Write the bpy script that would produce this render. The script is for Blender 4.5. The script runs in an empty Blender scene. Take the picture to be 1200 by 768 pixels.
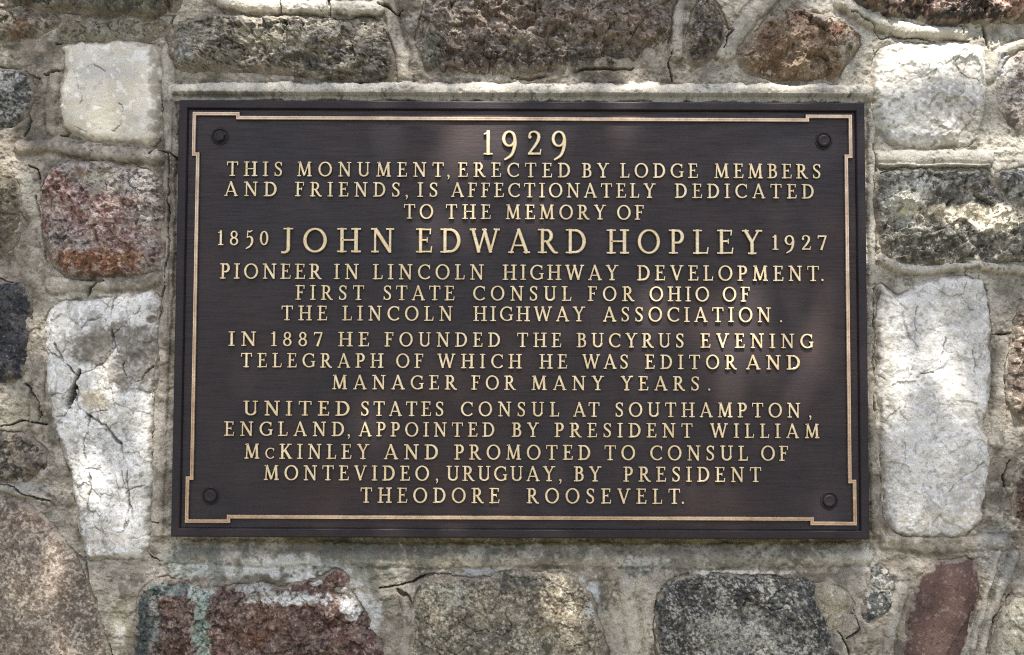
import bpy, math, random
import numpy as np
from math import radians, cos, sin, pi

scene = bpy.context.scene
COL = scene.collection

# ------------------------------------------------------------------ camera
CAM = np.array([-0.0097, -1.2673, -0.0910])
PITCH, YAW, ROLL = 0.0656, -0.0013, -0.0041
cam_data = bpy.data.cameras.new("camera")
cam_data.lens = 50.0
cam_data.sensor_width = 36.0
cam_data.clip_start = 0.01
cam_data.clip_end = 200.0
cam = bpy.data.objects.new("camera", cam_data)
COL.objects.link(cam)
cp, sp, cy, sy, cr, sr = cos(PITCH), sin(PITCH), cos(YAW), sin(YAW), cos(ROLL), sin(ROLL)
Rx = np.array([[1, 0, 0], [0, cp, -sp], [0, sp, cp]])
Rz = np.array([[cy, -sy, 0], [sy, cy, 0], [0, 0, 1]])
Ry = np.array([[cr, 0, sr], [0, 1, 0], [-sr, 0, cr]])
R = Rz @ Rx @ Ry                      # columns: right, forward, up
from mathutils import Matrix, Vector
M3 = Matrix([[R[i, 0], R[i, 2], -R[i, 1]] for i in range(3)])
cam.matrix_world = Matrix.Translation(Vector(CAM)) @ M3.to_4x4()
scene.camera = cam
FPX = 50.0 / 36.0 * 1200.0

def to_px(X, Y, Z):
    dx, dy, dz = X - CAM[0], Y - CAM[1], Z - CAM[2]
    a = dx * R[0, 0] + dy * R[1, 0] + dz * R[2, 0]
    b = dx * R[0, 1] + dy * R[1, 1] + dz * R[2, 1]
    c = dx * R[0, 2] + dy * R[1, 2] + dz * R[2, 2]
    return 600 + FPX * a / b, 384 - FPX * c / b

def at(px, py, y=-0.004):
    d = R @ np.array([(px - 600) / FPX, 1.0, -(py - 384) / FPX])
    t = (y - CAM[1]) / d[1]
    p = CAM + t * d
    return p[0], p[2]

# ------------------------------------------------------------------ world, sun, exposure
SUN_EL, SUN_AZ = radians(57), radians(4)      # azimuth measured from straight in front of the wall, to the right
world = bpy.data.worlds.new("World")
scene.world = world
world.use_nodes = True
wn = world.node_tree
wn.nodes.clear()
sky = wn.nodes.new("ShaderNodeTexSky")
sky.sky_type = 'NISHITA'
sky.sun_disc = False
sky.sun_elevation = SUN_EL
sky.sun_rotation = pi - SUN_AZ
sky.dust_density = 2.0
sky.ozone_density = 0.6
bg = wn.nodes.new("ShaderNodeBackground")
bg.inputs["Strength"].default_value = 0.10
wo = wn.nodes.new("ShaderNodeOutputWorld")
wn.links.new(sky.outputs[0], bg.inputs[0])
wn.links.new(bg.outputs[0], wo.inputs[0])
SUN = np.array([sin(SUN_AZ) * cos(SUN_EL), -cos(SUN_AZ) * cos(SUN_EL), sin(SUN_EL)])
sl = bpy.data.lights.new("sun", 'SUN')
sl.energy = 4.5
sl.angle = radians(0.5)
sl.color = (1.0, 0.95, 0.87)
so = bpy.data.objects.new("sun", sl)
COL.objects.link(so)
so.location = Vector(SUN * 6)
so.rotation_euler = Vector(SUN).to_track_quat('Z', 'Y').to_euler()
scene.view_settings.view_transform = 'Standard'
scene.view_settings.look = 'None'
scene.view_settings.exposure = 1.24
scene.view_settings.gamma = 1.0
scene.cycles.max_bounces = 6
scene.cycles.use_denoising = False
scene.cycles.filter_width = 1.1
scene.cycles.sample_clamp_indirect = 3.0

# ------------------------------------------------------------------ numpy noise
def vnoise(x, y, s, seed):
    """smooth value noise in -1..1, feature size s"""
    x = x / s; y = y / s
    x0 = np.floor(x).astype(np.int64); y0 = np.floor(y).astype(np.int64)
    fx = x - x0; fy = y - y0
    fx = fx * fx * fx * (fx * (fx * 6 - 15) + 10)
    fy = fy * fy * fy * (fy * (fy * 6 - 15) + 10)
    tab = np.random.RandomState(seed).rand(256, 256).astype(np.float32) * 2 - 1
    def h(i, j):
        return tab[(i + (j >> 8) * 37) & 255, (j + (i >> 8) * 91) & 255]
    a = h(x0, y0); b = h(x0 + 1, y0); c = h(x0, y0 + 1); d = h(x0 + 1, y0 + 1)
    return (a + (b - a) * fx) * (1 - fy) + (c + (d - c) * fx) * fy

def fbm(x, y, s, octv, seed, gain=0.5):
    t = np.zeros_like(x); amp = 1.0; tot = 0
    for i in range(octv):
        ca, sa = cos(0.6 * i + seed), sin(0.6 * i + seed)
        t += amp * vnoise(x * ca - y * sa + 1000, x * sa + y * ca + 1000, s, seed * 17 + i)
        tot += amp; amp *= gain; s *= 0.5
    return t / tot * 1.5

def ridged(x, y, s, octv, seed):
    t = np.zeros_like(x); amp = 1.0; tot = 0
    for i in range(octv):
        t += amp * (1 - 2 * np.abs(vnoise(x + 777 + 31 * i, y + 555, s, seed * 13 + i)))
        tot += amp; amp *= 0.55; s *= 0.5
    return t / tot

def worley(x, y, s, seed):
    x = x / s; y = y / s
    xi = np.floor(x).astype(np.int64); yi = np.floor(y).astype(np.int64)
    rs = np.random.RandomState(seed)
    tx = rs.rand(64, 64); ty = rs.rand(64, 64); tv = rs.rand(64, 64)
    f1 = np.full(x.shape, 9.0); f2 = np.full(x.shape, 9.0); cid = np.zeros(x.shape)
    cx = np.zeros(x.shape); cyy = np.zeros(x.shape)
    for i in (-1, 0, 1):
        for j in (-1, 0, 1):
            a = xi + i; b = yi + j
            px = a + tx[a & 63, b & 63]; py = b + ty[a & 63, b & 63]
            d = np.hypot(px - x, py - y)
            n = d < f1
            f2 = np.where(n, f1, np.minimum(f2, d))
            cid = np.where(n, tv[a & 63, b & 63], cid)
            cx = np.where(n, px - x, cx); cyy = np.where(n, py - y, cyy)
            f1 = np.where(n, d, f1)
    return f1, f2, cid, cx, cyy

def sst(a, b, x):
    t = np.clip((x - a) / (b - a), 0, 1)
    return t * t * (3 - 2 * t)

def seg_dist(U, V, pts):
    d = np.full(U.shape, 1e9)
    for (x0, y0), (x1, y1) in zip(pts[:-1], pts[1:]):
        dx, dy = x1 - x0, y1 - y0
        L = dx * dx + dy * dy + 1e-9
        t = np.clip(((U - x0) * dx + (V - y0) * dy) / L, 0, 1)
        d = np.minimum(d, np.hypot(U - x0 - t * dx, V - y0 - t * dy))
    return d

def poly_sd(U, V, pts):
    """signed distance in px, positive inside"""
    d = seg_dist(U, V, pts + [pts[0]])
    ins = np.zeros(U.shape, bool)
    n = len(pts)
    for i in range(n):
        x0, y0 = pts[i]; x1, y1 = pts[(i + 1) % n]
        c = ((y0 > V) != (y1 > V))
        with np.errstate(divide='ignore', invalid='ignore'):
            xs = x0 + (V - y0) * (x1 - x0) / ((y1 - y0) if y1 != y0 else 1e-9)
        ins ^= c & (U < xs)
    return np.where(ins, d, -d)

def chaikin(pts, n=2):
    for _ in range(n):
        q = []
        for i in range(len(pts)):
            a = pts[i]; b = pts[(i + 1) % len(pts)]
            q += [(a[0] * .8 + b[0] * .2, a[1] * .8 + b[1] * .2), (a[0] * .2 + b[0] * .8, a[1] * .2 + b[1] * .8)]
        pts = q
    return pts

def mix(c, k, w):
    return c + (np.asarray(k) - c) * w[..., None]

# ------------------------------------------------------------------ mesh helpers
def link_mesh(name, me, mat, parent=None):
    o = bpy.data.objects.new(name, me)
    COL.objects.link(o)
    if mat: me.materials.append(mat)
    if parent is not None: o.parent = parent
    return o

def pyd(name, verts, faces, mat, parent=None, smooth=False):
    me = bpy.data.meshes.new(name)
    me.from_pydata([tuple(v) for v in verts], [], [tuple(f) for f in faces])
    if smooth:
        me.polygons.foreach_set('use_smooth', [True] * len(me.polygons))
    me.update()
    return link_mesh(name, me, mat, parent)

def grid_mesh(name, X, Z, H, keep, color, mat, parent, back):
    """relief: a height field H (metres towards the viewer) over X,Z, closed by side walls and a back"""
    ny, nx = X.shape
    q = keep[:-1, :-1] & keep[1:, :-1] & keep[:-1, 1:] & keep[1:, 1:]
    used = np.zeros_like(keep)
    used[:-1, :-1] |= q; used[1:, :-1] |= q; used[:-1, 1:] |= q; used[1:, 1:] |= q
    idx = np.full(X.shape, -1, np.int64)
    nv = int(used.sum()); idx[used] = np.arange(nv)
    v = np.stack([X[used], -H[used], Z[used]], 1)
    f = np.stack([idx[:-1, :-1][q], idx[1:, :-1][q], idx[1:, 1:][q], idx[:-1, 1:][q]], 1)  # z grows downwards along rows
    # boundary edges
    def pad(a):
        p = np.zeros((ny + 1, nx + 1), bool); p[1:-1, 1:-1] = a; return p
    qp = pad(q)
    e = []
    top = q & ~qp[:-2, 1:-1][:ny - 1, :nx - 1] if False else None
    up = np.zeros_like(q); up[1:] = q[:-1]
    dn = np.zeros_like(q); dn[:-1] = q[1:]
    lf = np.zeros_like(q); lf[:, 1:] = q[:, :-1]
    rt = np.zeros_like(q); rt[:, :-1] = q[:, 1:]
    a00, a10, a11, a01 = idx[:-1, :-1], idx[1:, :-1], idx[1:, 1:], idx[:-1, 1:]
    for m, p0, p1 in ((q & ~up, a01, a00), (q & ~dn, a10, a11), (q & ~lf, a00, a10), (q & ~rt, a11, a01)):
        e.append(np.stack([p0[m], p1[m]], 1))
    e = np.concatenate(e)
    bidx = np.unique(e)
    remap = np.full(nv, -1, np.int64); remap[bidx] = nv + np.arange(len(bidx))
    bv = v[bidx].copy(); bv[:, 1] = back
    v = np.concatenate([v, bv])
    sf = np.stack([e[:, 1], e[:, 0], remap[e[:, 0]], remap[e[:, 1]]], 1)
    f = np.concatenate([f, sf])
    me = bpy.data.meshes.new(name)
    me.vertices.add(len(v)); me.vertices.foreach_set('co', v.astype(np.float32).ravel())
    me.loops.add(len(f) * 4); me.loops.foreach_set('vertex_index', f.astype(np.int32).ravel())
    me.polygons.add(len(f))
    me.polygons.foreach_set('loop_start', np.arange(0, len(f) * 4, 4, dtype=np.int32))
    me.polygons.foreach_set('use_smooth', np.ones(len(f), bool))
    me.update(calc_edges=True)
    at_ = me.color_attributes.new('Col', 'FLOAT_COLOR', 'POINT')
    c = np.concatenate([color[used], color[used][bidx]])
    c = np.concatenate([np.clip(c, 0.004, 0.85), np.ones((len(c), 1))], 1).astype(np.float32)
    at_.data.foreach_set('color', c.ravel())
    me.validate()
    return link_mesh(name, me, mat, parent)

def tag(o, label=None, cat=None, kind=None, group=None):
    if label: o['label'] = label
    if cat: o['category'] = cat
    if kind: o['kind'] = kind
    if group: o['group'] = group
    return o

def empty(name, loc):
    o = bpy.data.objects.new(name, None)
    COL.objects.link(o); o.location = loc
    return o

# ------------------------------------------------------------------ materials
def stone_mat(name, fine=0.25, rough=0.85, bump=0.25, scale=700.0, spec=0.3):
    m = bpy.data.materials.new(name); m.use_nodes = True
    nt = m.node_tree; N = nt.nodes; L = nt.links
    b = N["Principled BSDF"]
    ca = N.new("ShaderNodeVertexColor"); ca.layer_name = 'Col'
    tc = N.new("ShaderNodeTexCoord")
    n1 = N.new("ShaderNodeTexNoise"); n1.inputs["Scale"].default_value = scale
    n1.inputs["Detail"].default_value = 5; n1.inputs["Roughness"].default_value = 0.7
    L.new(tc.outputs["Object"], n1.inputs["Vector"])
    mr = N.new("ShaderNodeMapRange")
    mr.inputs[1].default_value = 0.3; mr.inputs[2].default_value = 0.7
    mr.inputs[3].default_value = 1 - fine; mr.inputs[4].default_value = 1 + fine
    L.new(n1.outputs["Fac"], mr.inputs[0])
    mm = N.new("ShaderNodeMix"); mm.data_type = 'RGBA'; mm.blend_type = 'MULTIPLY'
    mm.inputs[0].default_value = 1.0
    L.new(ca.outputs["Color"], mm.inputs[6])
    L.new(mr.outputs[0], mm.inputs[7])
    L.new(mm.outputs[2], b.inputs["Base Color"])
    b.inputs["Roughness"].default_value = rough
    b.inputs["Specular IOR Level"].default_value = spec
    n2 = N.new("ShaderNodeTexNoise"); n2.inputs["Scale"].default_value = scale * 0.8
    n2.inputs["Detail"].default_value = 4
    L.new(tc.outputs["Object"], n2.inputs["Vector"])
    bp = N.new("ShaderNodeBump"); bp.inputs["Strength"].default_value = bump
    bp.inputs["Distance"].default_value = 0.0012
    L.new(n2.outputs["Fac"], bp.inputs["Height"])
    L.new(bp.outputs[0], b.inputs["Normal"])
    return m

M_ROUGH = stone_mat("rough_stone", 0.42, 0.88, 0.8, 800)
M_SMOOTH = stone_mat("weathered_stone", 0.32, 0.8, 0.5, 800)
M_MARBLE = stone_mat("white_quartz", 0.16, 0.62, 0.45, 700, 0.45)
M_MORTAR = stone_mat("lime_mortar", 0.30, 0.92, 0.55, 900, 0.2)

def metal_mat(name, col, col2, metallic, rough, brush=0.12, nscale=60.0, spec=0.5, rough_var=0.12, stretch=(3.0, 3.0, 60.0), mottle=None):
    m = bpy.data.materials.new(name); m.use_nodes = True
    nt = m.node_tree; N = nt.nodes; L = nt.links
    b = N["Principled BSDF"]
    tc = N.new("ShaderNodeTexCoord")
    n0 = N.new("ShaderNodeTexNoise"); n0.inputs["Scale"].default_value = nscale
    n0.inputs["Detail"].default_value = 6; n0.inputs["Roughness"].default_value = 0.65
    L.new(tc.outputs["Object"], n0.inputs["Vector"])
    r = N.new("ShaderNodeValToRGB")
    r.color_ramp.elements[0].position = 0.35; r.color_ramp.elements[0].color = (*col, 1)
    r.color_ramp.elements[1].position = 0.68; r.color_ramp.elements[1].color = (*col2, 1)
    L.new(n0.outputs["Fac"], r.inputs[0]); L.new(r.outputs[0], b.inputs["Base Color"])
    mp = N.new("ShaderNodeMapping"); mp.inputs["Scale"].default_value = stretch
    L.new(tc.outputs["Object"], mp.inputs[0])
    n1 = N.new("ShaderNodeTexNoise"); n1.inputs["Scale"].default_value = 14.0
    n1.inputs["Detail"].default_value = 5
    L.new(mp.outputs[0], n1.inputs["Vector"])
    mr = N.new("ShaderNodeMapRange"); mr.inputs[1].default_value = 0.3; mr.inputs[2].default_value = 0.7
    mr.inputs[3].default_value = rough - rough_var; mr.inputs[4].default_value = rough + rough_var
    L.new(n1.outputs["Fac"], mr.inputs[0]); L.new(mr.outputs[0], b.inputs["Roughness"])
    n2 = N.new("ShaderNodeTexNoise"); n2.inputs["Scale"].default_value = 420.0
    n2.inputs["Detail"].default_value = 4
    L.new(tc.outputs["Object"], n2.inputs["Vector"])
    ad = N.new("ShaderNodeMath"); ad.operation = 'ADD'
    L.new(n1.outputs["Fac"], ad.inputs[0]); L.new(n2.outputs["Fac"], ad.inputs[1])
    bp = N.new("ShaderNodeBump"); bp.inputs["Strength"].default_value = brush
    bp.inputs["Distance"].default_value = 0.0006
    L.new(ad.outputs[0], bp.inputs["Height"]); L.new(bp.outputs[0], b.inputs["Normal"])
    if mottle:
        n3 = N.new("ShaderNodeTexNoise"); n3.inputs["Scale"].default_value = 5.0
        n3.inputs["Detail"].default_value = 6; n3.inputs["Roughness"].default_value = 0.6
        L.new(tc.outputs["Object"], n3.inputs["Vector"])
        r3 = N.new("ShaderNodeValToRGB")
        r3.color_ramp.elements[0].position = 0.38; r3.color_ramp.elements[0].color = (*mottle[0], 1)
        r3.color_ramp.elements[1].position = 0.62; r3.color_ramp.elements[1].color = (*mottle[1], 1)
        L.new(n3.outputs["Fac"], r3.inputs[0])
        mx = N.new("ShaderNodeMix"); mx.data_type = 'RGBA'; mx.blend_type = 'MULTIPLY'; mx.inputs[0].default_value = 1.0
        L.new(r.outputs[0], mx.inputs[6]); L.new(r3.outputs[0], mx.inputs[7])
        L.new(mx.outputs[2], b.inputs["Base Color"])
    b.inputs["Metallic"].default_value = metallic
    b.inputs["Specular IOR Level"].default_value = spec
    return m

M_PLATE = metal_mat("dark_bronze_patina", (0.0165, 0.0112, 0.0120), (0.0290, 0.0190, 0.0185), 0.0, 0.58, 0.26, 26, spec=0.46, rough_var=0.14, mottle=((0.78, 0.86, 1.12), (1.30, 1.02, 0.92)))
M_RIM = metal_mat("dark_bronze_rim", (0.019, 0.0140, 0.0165), (0.030, 0.0220, 0.025), 0.0, 0.48, 0.3, 45, spec=0.28)
M_SIDE = metal_mat("letter_side_patina", (0.016, 0.012, 0.010), (0.040, 0.028, 0.018), 0.0, 0.5, 0.2, 120, spec=0.3)
M_GILT = metal_mat("polished_bronze_letter", (0.74, 0.57, 0.35), (0.97, 0.83, 0.58), 0.55, 0.34, 0.5, 150, stretch=(6, 6, 6), mottle=((0.82, 0.77, 0.68), (1.03, 1.02, 1.0)))
M_TRIM = metal_mat("polished_bronze_trim", (0.56, 0.41, 0.30), (0.82, 0.66, 0.50), 0.7, 0.28, 0.18, 60, stretch=(30, 30, 30), mottle=((0.84, 0.80, 0.76), (1.05, 1.03, 1.02)))

# ================================================================== the stone wall
wall = empty("stone_wall", (0, 0.2, -1.3))
tag(wall, "rubble stone wall of mixed granite and white quartz set in tooled tan mortar", "wall")
def wchild(o):
    o.parent = wall
    o.matrix_parent_inverse = Matrix.Translation((0, -0.2, 1.3))
    return o

MORT = (0.262, 0.226, 0.180)

# name-free list: poly (photo px), profile, rise mm, roughness mm, palette ...
ST = []
def stone(label, poly, **k):
    k['label'] = label; k['poly'] = poly; ST.append(k)

G = dict
stone("dark lichen-grey rough stone along the top left edge", [(5,-70),(215,-70),(212,0),(202,12),(185,18),(130,17),(78,13),(22,7),(0,-10)],
      rise=7, amp=5.5, base=(.13,.118,.095), base2=(.21,.19,.155), dark=(.06,.054,.046), light=(.28,.26,.215), grain=2.0, gd=-.48, gl=.55)
stone("small rusty brown stone at the left edge under the top course", [(-80,12),(0,13),(25,9),(52,15),(66,22),(60,32),(36,42),(0,46),(-80,48)],
      rise=5, amp=3, base=(.20,.13,.085), base2=(.16,.14,.11), dark=(.06,.05,.04), light=(.36,.30,.23), grain=2.5, gd=-.35, gl=.45)
stone("narrow brown and grey stone above the white block", [(66,24),(100,20),(150,20),(194,23),(198,32),(186,44),(150,47),(74,48),(68,40)],
      rise=4, amp=2.0, base=(.20,.175,.125), base2=(.26,.24,.19), dark=(.07,.06,.045), light=(.42,.38,.30), grain=2.2, gd=-.45, gl=.55)
stone("smooth cream quartz block with grey smudge and fine cracks", [(69,50),(130,48),(185,52),(188,90),(187,140),(182,164),(160,169),(120,165),(90,157),(70,143),(68,112),(77,82),(74,66)],
      rise=5, amp=1.0, prof='flat', mat='marble', base=(.66,.61,.52), base2=(.60,.545,.44), dark=(.5,.48,.44), light=(.80,.78,.72), grain=7, gd=-.6, gl=.4,
      patches=[(112,84,34,12,(.47,.465,.455),.55), (125,128,18,9,(.50,.43,.30),.5), (182,110,7,60,(.30,.27,.21),.7),(105,140,34,18,(.60,.55,.42),.5),(135,70,40,10,(.62,.61,.58),.4)],
      veins=[([(86,80),(95,110),(96,122)],1.0),([(140,122),(145,128),(144,150),(132,154)],1.2),([(72,142),(90,150),(108,160)],1.0),([(112,158),(122,148)],1.0),([(90,90),(108,78),(124,84)],1.2)])
stone("dark speckled granite at the left edge beside the cream block", [(-80,80),(5,81),(30,86),(38,104),(36,125),(24,142),(10,150),(-80,150)],
      rise=5, amp=1.5, base=(.12,.118,.108), base2=(.19,.185,.17), dark=(.035,.034,.032), light=(.38,.37,.34), grain=2.6, gd=-.15, gl=.25)
stone("rounded pink and grey granite with orange rust along its foot", [(55,208),(62,196),(82,191),(112,190),(150,192),(178,202),(190,222),(192,260),(189,300),(182,318),(160,324),(110,328),(74,322),(58,305),(50,260),(50,225)],
      rise=9, amp=3.6, base=(.27,.175,.15), base2=(.285,.25,.22), dark=(.075,.055,.052), light=(.50,.43,.39), grain=2.4, gd=-.3, gl=.3,
      patches=[(118,306,52,15,(.20,.085,.04),.75),(152,304,16,8,(.34,.18,.06),.6),(85,250,26,40,(.29,.15,.135),.6),(170,232,20,30,(.34,.33,.31),.6),(118,206,22,8,(.36,.33,.25),.7),(120,325,50,5,(.07,.06,.055),.7)])
stone("mossy brown stone at the left edge beside the pink granite", [(-80,186),(0,190),(14,206),(20,234),(25,262),(18,285),(0,300),(-80,305)],
      rise=4, amp=2.5, base=(.17,.15,.105), base2=(.11,.095,.07), dark=(.05,.045,.035), light=(.26,.24,.18), grain=3, gd=-.3, gl=.5)
stone("blue-black stone at the left edge", [(-80,326),(0,330),(22,331),(32,344),(34,370),(31,410),(27,440),(10,447),(-80,450)],
      rise=7, amp=2.0, base=(.042,.043,.05), base2=(.07,.07,.075), dark=(.015,.015,.018), light=(.20,.17,.14), grain=2.2, gd=-.4, gl=.55)
stone("tall cracked white marble block left of the plaque", [(52,378),(58,362),(80,354),(120,350),(160,346),(181,338),(184,360),(183,420),(179,480),(176,540),(174,600),(171,640),(160,652),(120,656),(100,654),(95,630),(90,590),(80,545),(66,510),(58,470),(54,425)],
      rise=5, amp=3.0, prof='flat', mat='marble', crack=24, ca=.4, base=(.70,.68,.635), base2=(.58,.555,.505), dark=(.30,.29,.27), light=(.82,.82,.82), grain=5, gd=-.55, gl=.4,
      patches=[(108,408,26,25,(.225,.20,.16),1.1),(161,418,27,32,(.20,.18,.15),1.15),(146,394,22,14,(.26,.24,.20),.8),(112,470,14,14,(.52,.46,.35),.8),(155,500,18,9,(.5,.46,.38),.5),(105,375,22,10,(.33,.31,.29),.6),(115,560,26,50,(.60,.60,.61),.35),(135,635,30,10,(.6,.52,.44),.6),(120,520,30,18,(.42,.41,.39),.5)],
      veins=[([(64,400),(76,424),(90,440),(84,460),(92,474),(106,490),(124,498),(140,520)],3.2),([(134,350),(131,380),(134,404),(124,424),(108,436),(92,440)],3.0),([(134,404),(146,430),(152,452),(166,446),(178,430)],2.4),([(106,490),(98,520),(108,560),(104,600)],2.0),([(140,520),(150,552),(152,590),(146,622)],2.2),([(132,350),(122,372),(105,376),(96,384)],2.6),([(54,408),(70,420),(82,432),(88,438)],1.6),([(60,465),(78,461),(86,450),(94,436)],2.4),([(88,470),(92,460),(88,450)],3.0),([(132,392),(130,410),(118,420)],1.8),([(165,362),(150,378),(134,392)],1.8),([(62,490),(78,486),(84,478)],1.2),([(114,618),(128,628),(146,622),(154,606),(152,590)],1.8),([(148,576),(165,570),(170,568)],2.0),([(142,552),(150,575)],1.2),([(118,592),(110,606),(106,612)],1.3),([(135,440),(142,450),(158,442)],1.3),([(100,492),(112,484),(125,480)],1.3)],
      vc=(.13,.125,.112), vd=(.07,.064,.055), holes=[(85,462,5,13),(178,375,5,3.5),(93,438,3,9)])
stone("brown speckled stone at the left edge below the blue-black one", [(-80,505),(8,508),(34,514),(50,526),(52,546),(40,560),(15,566),(-80,568)],
      rise=4, amp=2.0, base=(.15,.125,.095), base2=(.075,.07,.06), dark=(.03,.028,.024), light=(.30,.26,.21), grain=2.6, gd=-.3, gl=.4)
stone("large rounded brown speckled boulder in the lower left corner", [(-80,574),(6,582),(30,592),(52,608),(66,628),(86,650),(98,676),(108,706),(122,750),(132,850),(-80,850)],
      rise=14, amp=1.6, prof='round', base=(.235,.185,.14), base2=(.19,.155,.12), dark=(.09,.068,.052), light=(.43,.37,.30), grain=2.1, gd=-.22, gl=.30,
      patches=[(35,605,30,14,(.18,.11,.075),.5),(100,720,16,60,(.12,.10,.085),.6)])
stone("broad maroon granite below the plaque with a green copper stain", [(160,706),(168,690),(190,680),(212,680),(232,690),(262,692),(300,684),(340,690),(372,680),(392,668),(406,672),(408,695),(424,716),(440,744),(452,775),(462,850),(158,850),(157,760)],
      rise=6, amp=3.2, base=(.125,.072,.058), base2=(.16,.11,.09), dark=(.035,.024,.022), light=(.34,.26,.22), grain=2.3, gd=-.3, gl=.42,
      patches=[(236,735,9,70,(.26,.33,.275),.72),(234,692,14,12,(.44,.49,.44),.75),(168,730,10,60,(.06,.075,.07),.9),(190,688,30,10,(.12,.15,.14),.8),(182,720,8,50,(.25,.30,.28),.5),(345,702,46,7,(.68,.68,.66),.9),(300,690,26,8,(.45,.45,.41),.7),(412,705,10,20,(.62,.62,.60),.8),(310,735,30,26,(.20,.105,.06),.5)])
stone("grey-brown speckled stone under the middle of the plaque", [(486,704),(496,686),(520,676),(560,680),(600,672),(640,674),(678,682),(694,704),(704,736),(714,780),(720,850),(490,850),(484,760)],
      rise=4, amp=1.8, base=(.25,.215,.155), base2=(.19,.17,.13), dark=(.08,.07,.055), light=(.46,.43,.35), grain=2.2, gd=-.25, gl=.38,
      patches=[(616,682,40,10,(.10,.095,.08),.75),(530,700,20,14,(.34,.33,.28),.7),(655,730,30,40,(.25,.20,.13),.5)])
stone("charcoal stone peppered with white under the right half of the plaque", [(770,722),(774,696),(790,678),(812,674),(850,676),(900,677),(940,680),(956,686),(957,706),(966,724),(980,752),(988,800),(994,850),(784,850),(776,776)],
      rise=6, amp=2.0, base=(.085,.078,.07), base2=(.13,.125,.11), dark=(.028,.026,.024), light=(.42,.40,.35), grain=1.9, gd=-.2, gl=.30,
      patches=[(860,745,50,26,(.30,.29,.25),.65),(925,700,30,18,(.055,.06,.058),.7)])
stone("small black and white pebble right of the charcoal stone", [(1018,672),(1026,664),(1042,670),(1053,684),(1050,702),(1036,722),(1022,732),(1013,722),(1014,700)],
      rise=5, amp=1.6, base=(.10,.10,.095), base2=(.20,.195,.175), dark=(.04,.042,.042), light=(.40,.38,.33), grain=2.6, gd=-.2, gl=.35)
stone("cream mortar-crusted chip beside the charcoal stone", [(958,688),(974,684),(990,694),(1000,712),(988,722),(984,738),(972,742),(962,726),(956,706)],
      rise=4, amp=1.4, base=(.42,.37,.28), base2=(.33,.29,.21), dark=(.2,.18,.13), light=(.56,.52,.43), grain=3, gd=-.5, gl=.5)
stone("smooth maroon slate slab near the lower right corner", [(1074,690),(1082,672),(1100,662),(1126,656),(1146,660),(1151,682),(1146,704),(1138,730),(1130,768),(1120,850),(1052,850),(1062,768),(1066,726)],
      rise=5, amp=0.9, prof='slab', base=(.088,.052,.043), base2=(.115,.072,.060), dark=(.055,.036,.032), light=(.19,.14,.12), grain=2.2, gd=-.55, gl=.6,
      patches=[(1140,690,14,40,(.075,.04,.036),.6),(1090,700,12,40,(.10,.06,.052),.5)], step=[(1138,716),(1110,760),(1096,850)])
stone("cream and tan stone in the lower right corner", [(1182,714),(1196,702),(1290,694),(1290,850),(1158,850),(1166,790),(1170,750)],
      rise=4, amp=2.2, base=(.42,.38,.28), base2=(.33,.30,.23), dark=(.18,.16,.12), light=(.58,.55,.46), grain=3.4, gd=-.4, gl=.4)
stone("grey and cream striated stone above the plaque's left end", [(201,66),(199,48),(208,30),(228,20),(262,16),(300,18),(345,20),(400,21),(438,20),(450,34),(458,54),(463,74),(458,90),(438,94),(395,92),(362,88),(330,83),(270,80),(225,80),(208,76)],
      rise=8, amp=5.0, base=(.25,.225,.18), base2=(.12,.108,.092), dark=(.05,.046,.042), light=(.46,.42,.34), grain=3.0, gd=-.38, gl=.42, aniso=(14,4.6), 
      patches=[(310,45,40,10,(.46,.42,.32),.6),(217,60,10,16,(.36,.36,.34),.7),(420,75,40,8,(.30,.28,.22),.5)])
stone("big brown-grey rough stone at the top centre", [(489,62),(488,40),(496,18),(504,-10),(510,-70),(800,-70),(796,-10),(786,18),(784,44),(778,62),(762,74),(732,78),(690,80),(645,86),(600,90),(545,90),(512,88),(496,78)],
      rise=9, amp=5.4, prof='ledge', ledge=44, base=(.165,.125,.10), base2=(.20,.17,.145), dark=(.055,.045,.038), light=(.40,.35,.29), grain=2.0, gd=-.5, gl=.52,
      patches=[(640,68,140,10,(.075,.068,.058),.65),(720,30,50,20,(.26,.20,.165),.5),(505,60,14,30,(.20,.21,.18),.6),(700,80,60,4,(.45,.43,.36),.6)])  # the long dark patch paints the shade of the lower ledge into the colour
stone("small dark stone between two mortar ribs at the top", [(808,40),(814,12),(826,-10),(838,0),(850,24),(848,46),(838,60),(820,74),(805,72)],
      rise=6, amp=2.8, base=(.10,.085,.07), base2=(.17,.14,.11), dark=(.035,.03,.026), light=(.30,.27,.22), grain=2.4, gd=-.2, gl=.5)
stone("triangular red-brown stone above the plaque's right end", [(866,72),(874,52),(892,28),(912,12),(936,8),(962,18),(984,26),(1008,40),(1008,54),(992,74),(980,92),(944,94),(908,90),(878,84)],
      rise=9, amp=5.6, prof='facet', base=(.19,.125,.085), base2=(.25,.185,.13), dark=(.07,.05,.038), light=(.42,.35,.26), grain=2.0, gd=-.55, gl=.55,
      patches=[(985,42,22,14,(.17,.07,.045),.6),(995,58,16,14,(.40,.37,.31),.7),(965,22,18,8,(.36,.34,.30),.5)])
stone("dark reddish stone along the top right edge", [(984,-70),(990,-14),(1010,4),(1036,16),(1062,22),(1100,26),(1140,25),(1180,22),(1290,18),(1290,-70)],
      rise=10, amp=5.5, base=(.19,.125,.105), base2=(.12,.09,.075), dark=(.035,.028,.025), light=(.46,.36,.30), grain=2.8, gd=-.15, gl=.32,
      patches=[(1110,20,80,6,(.05,.042,.038),.8),(1190,8,20,10,(.46,.29,.22),.7)])
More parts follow.
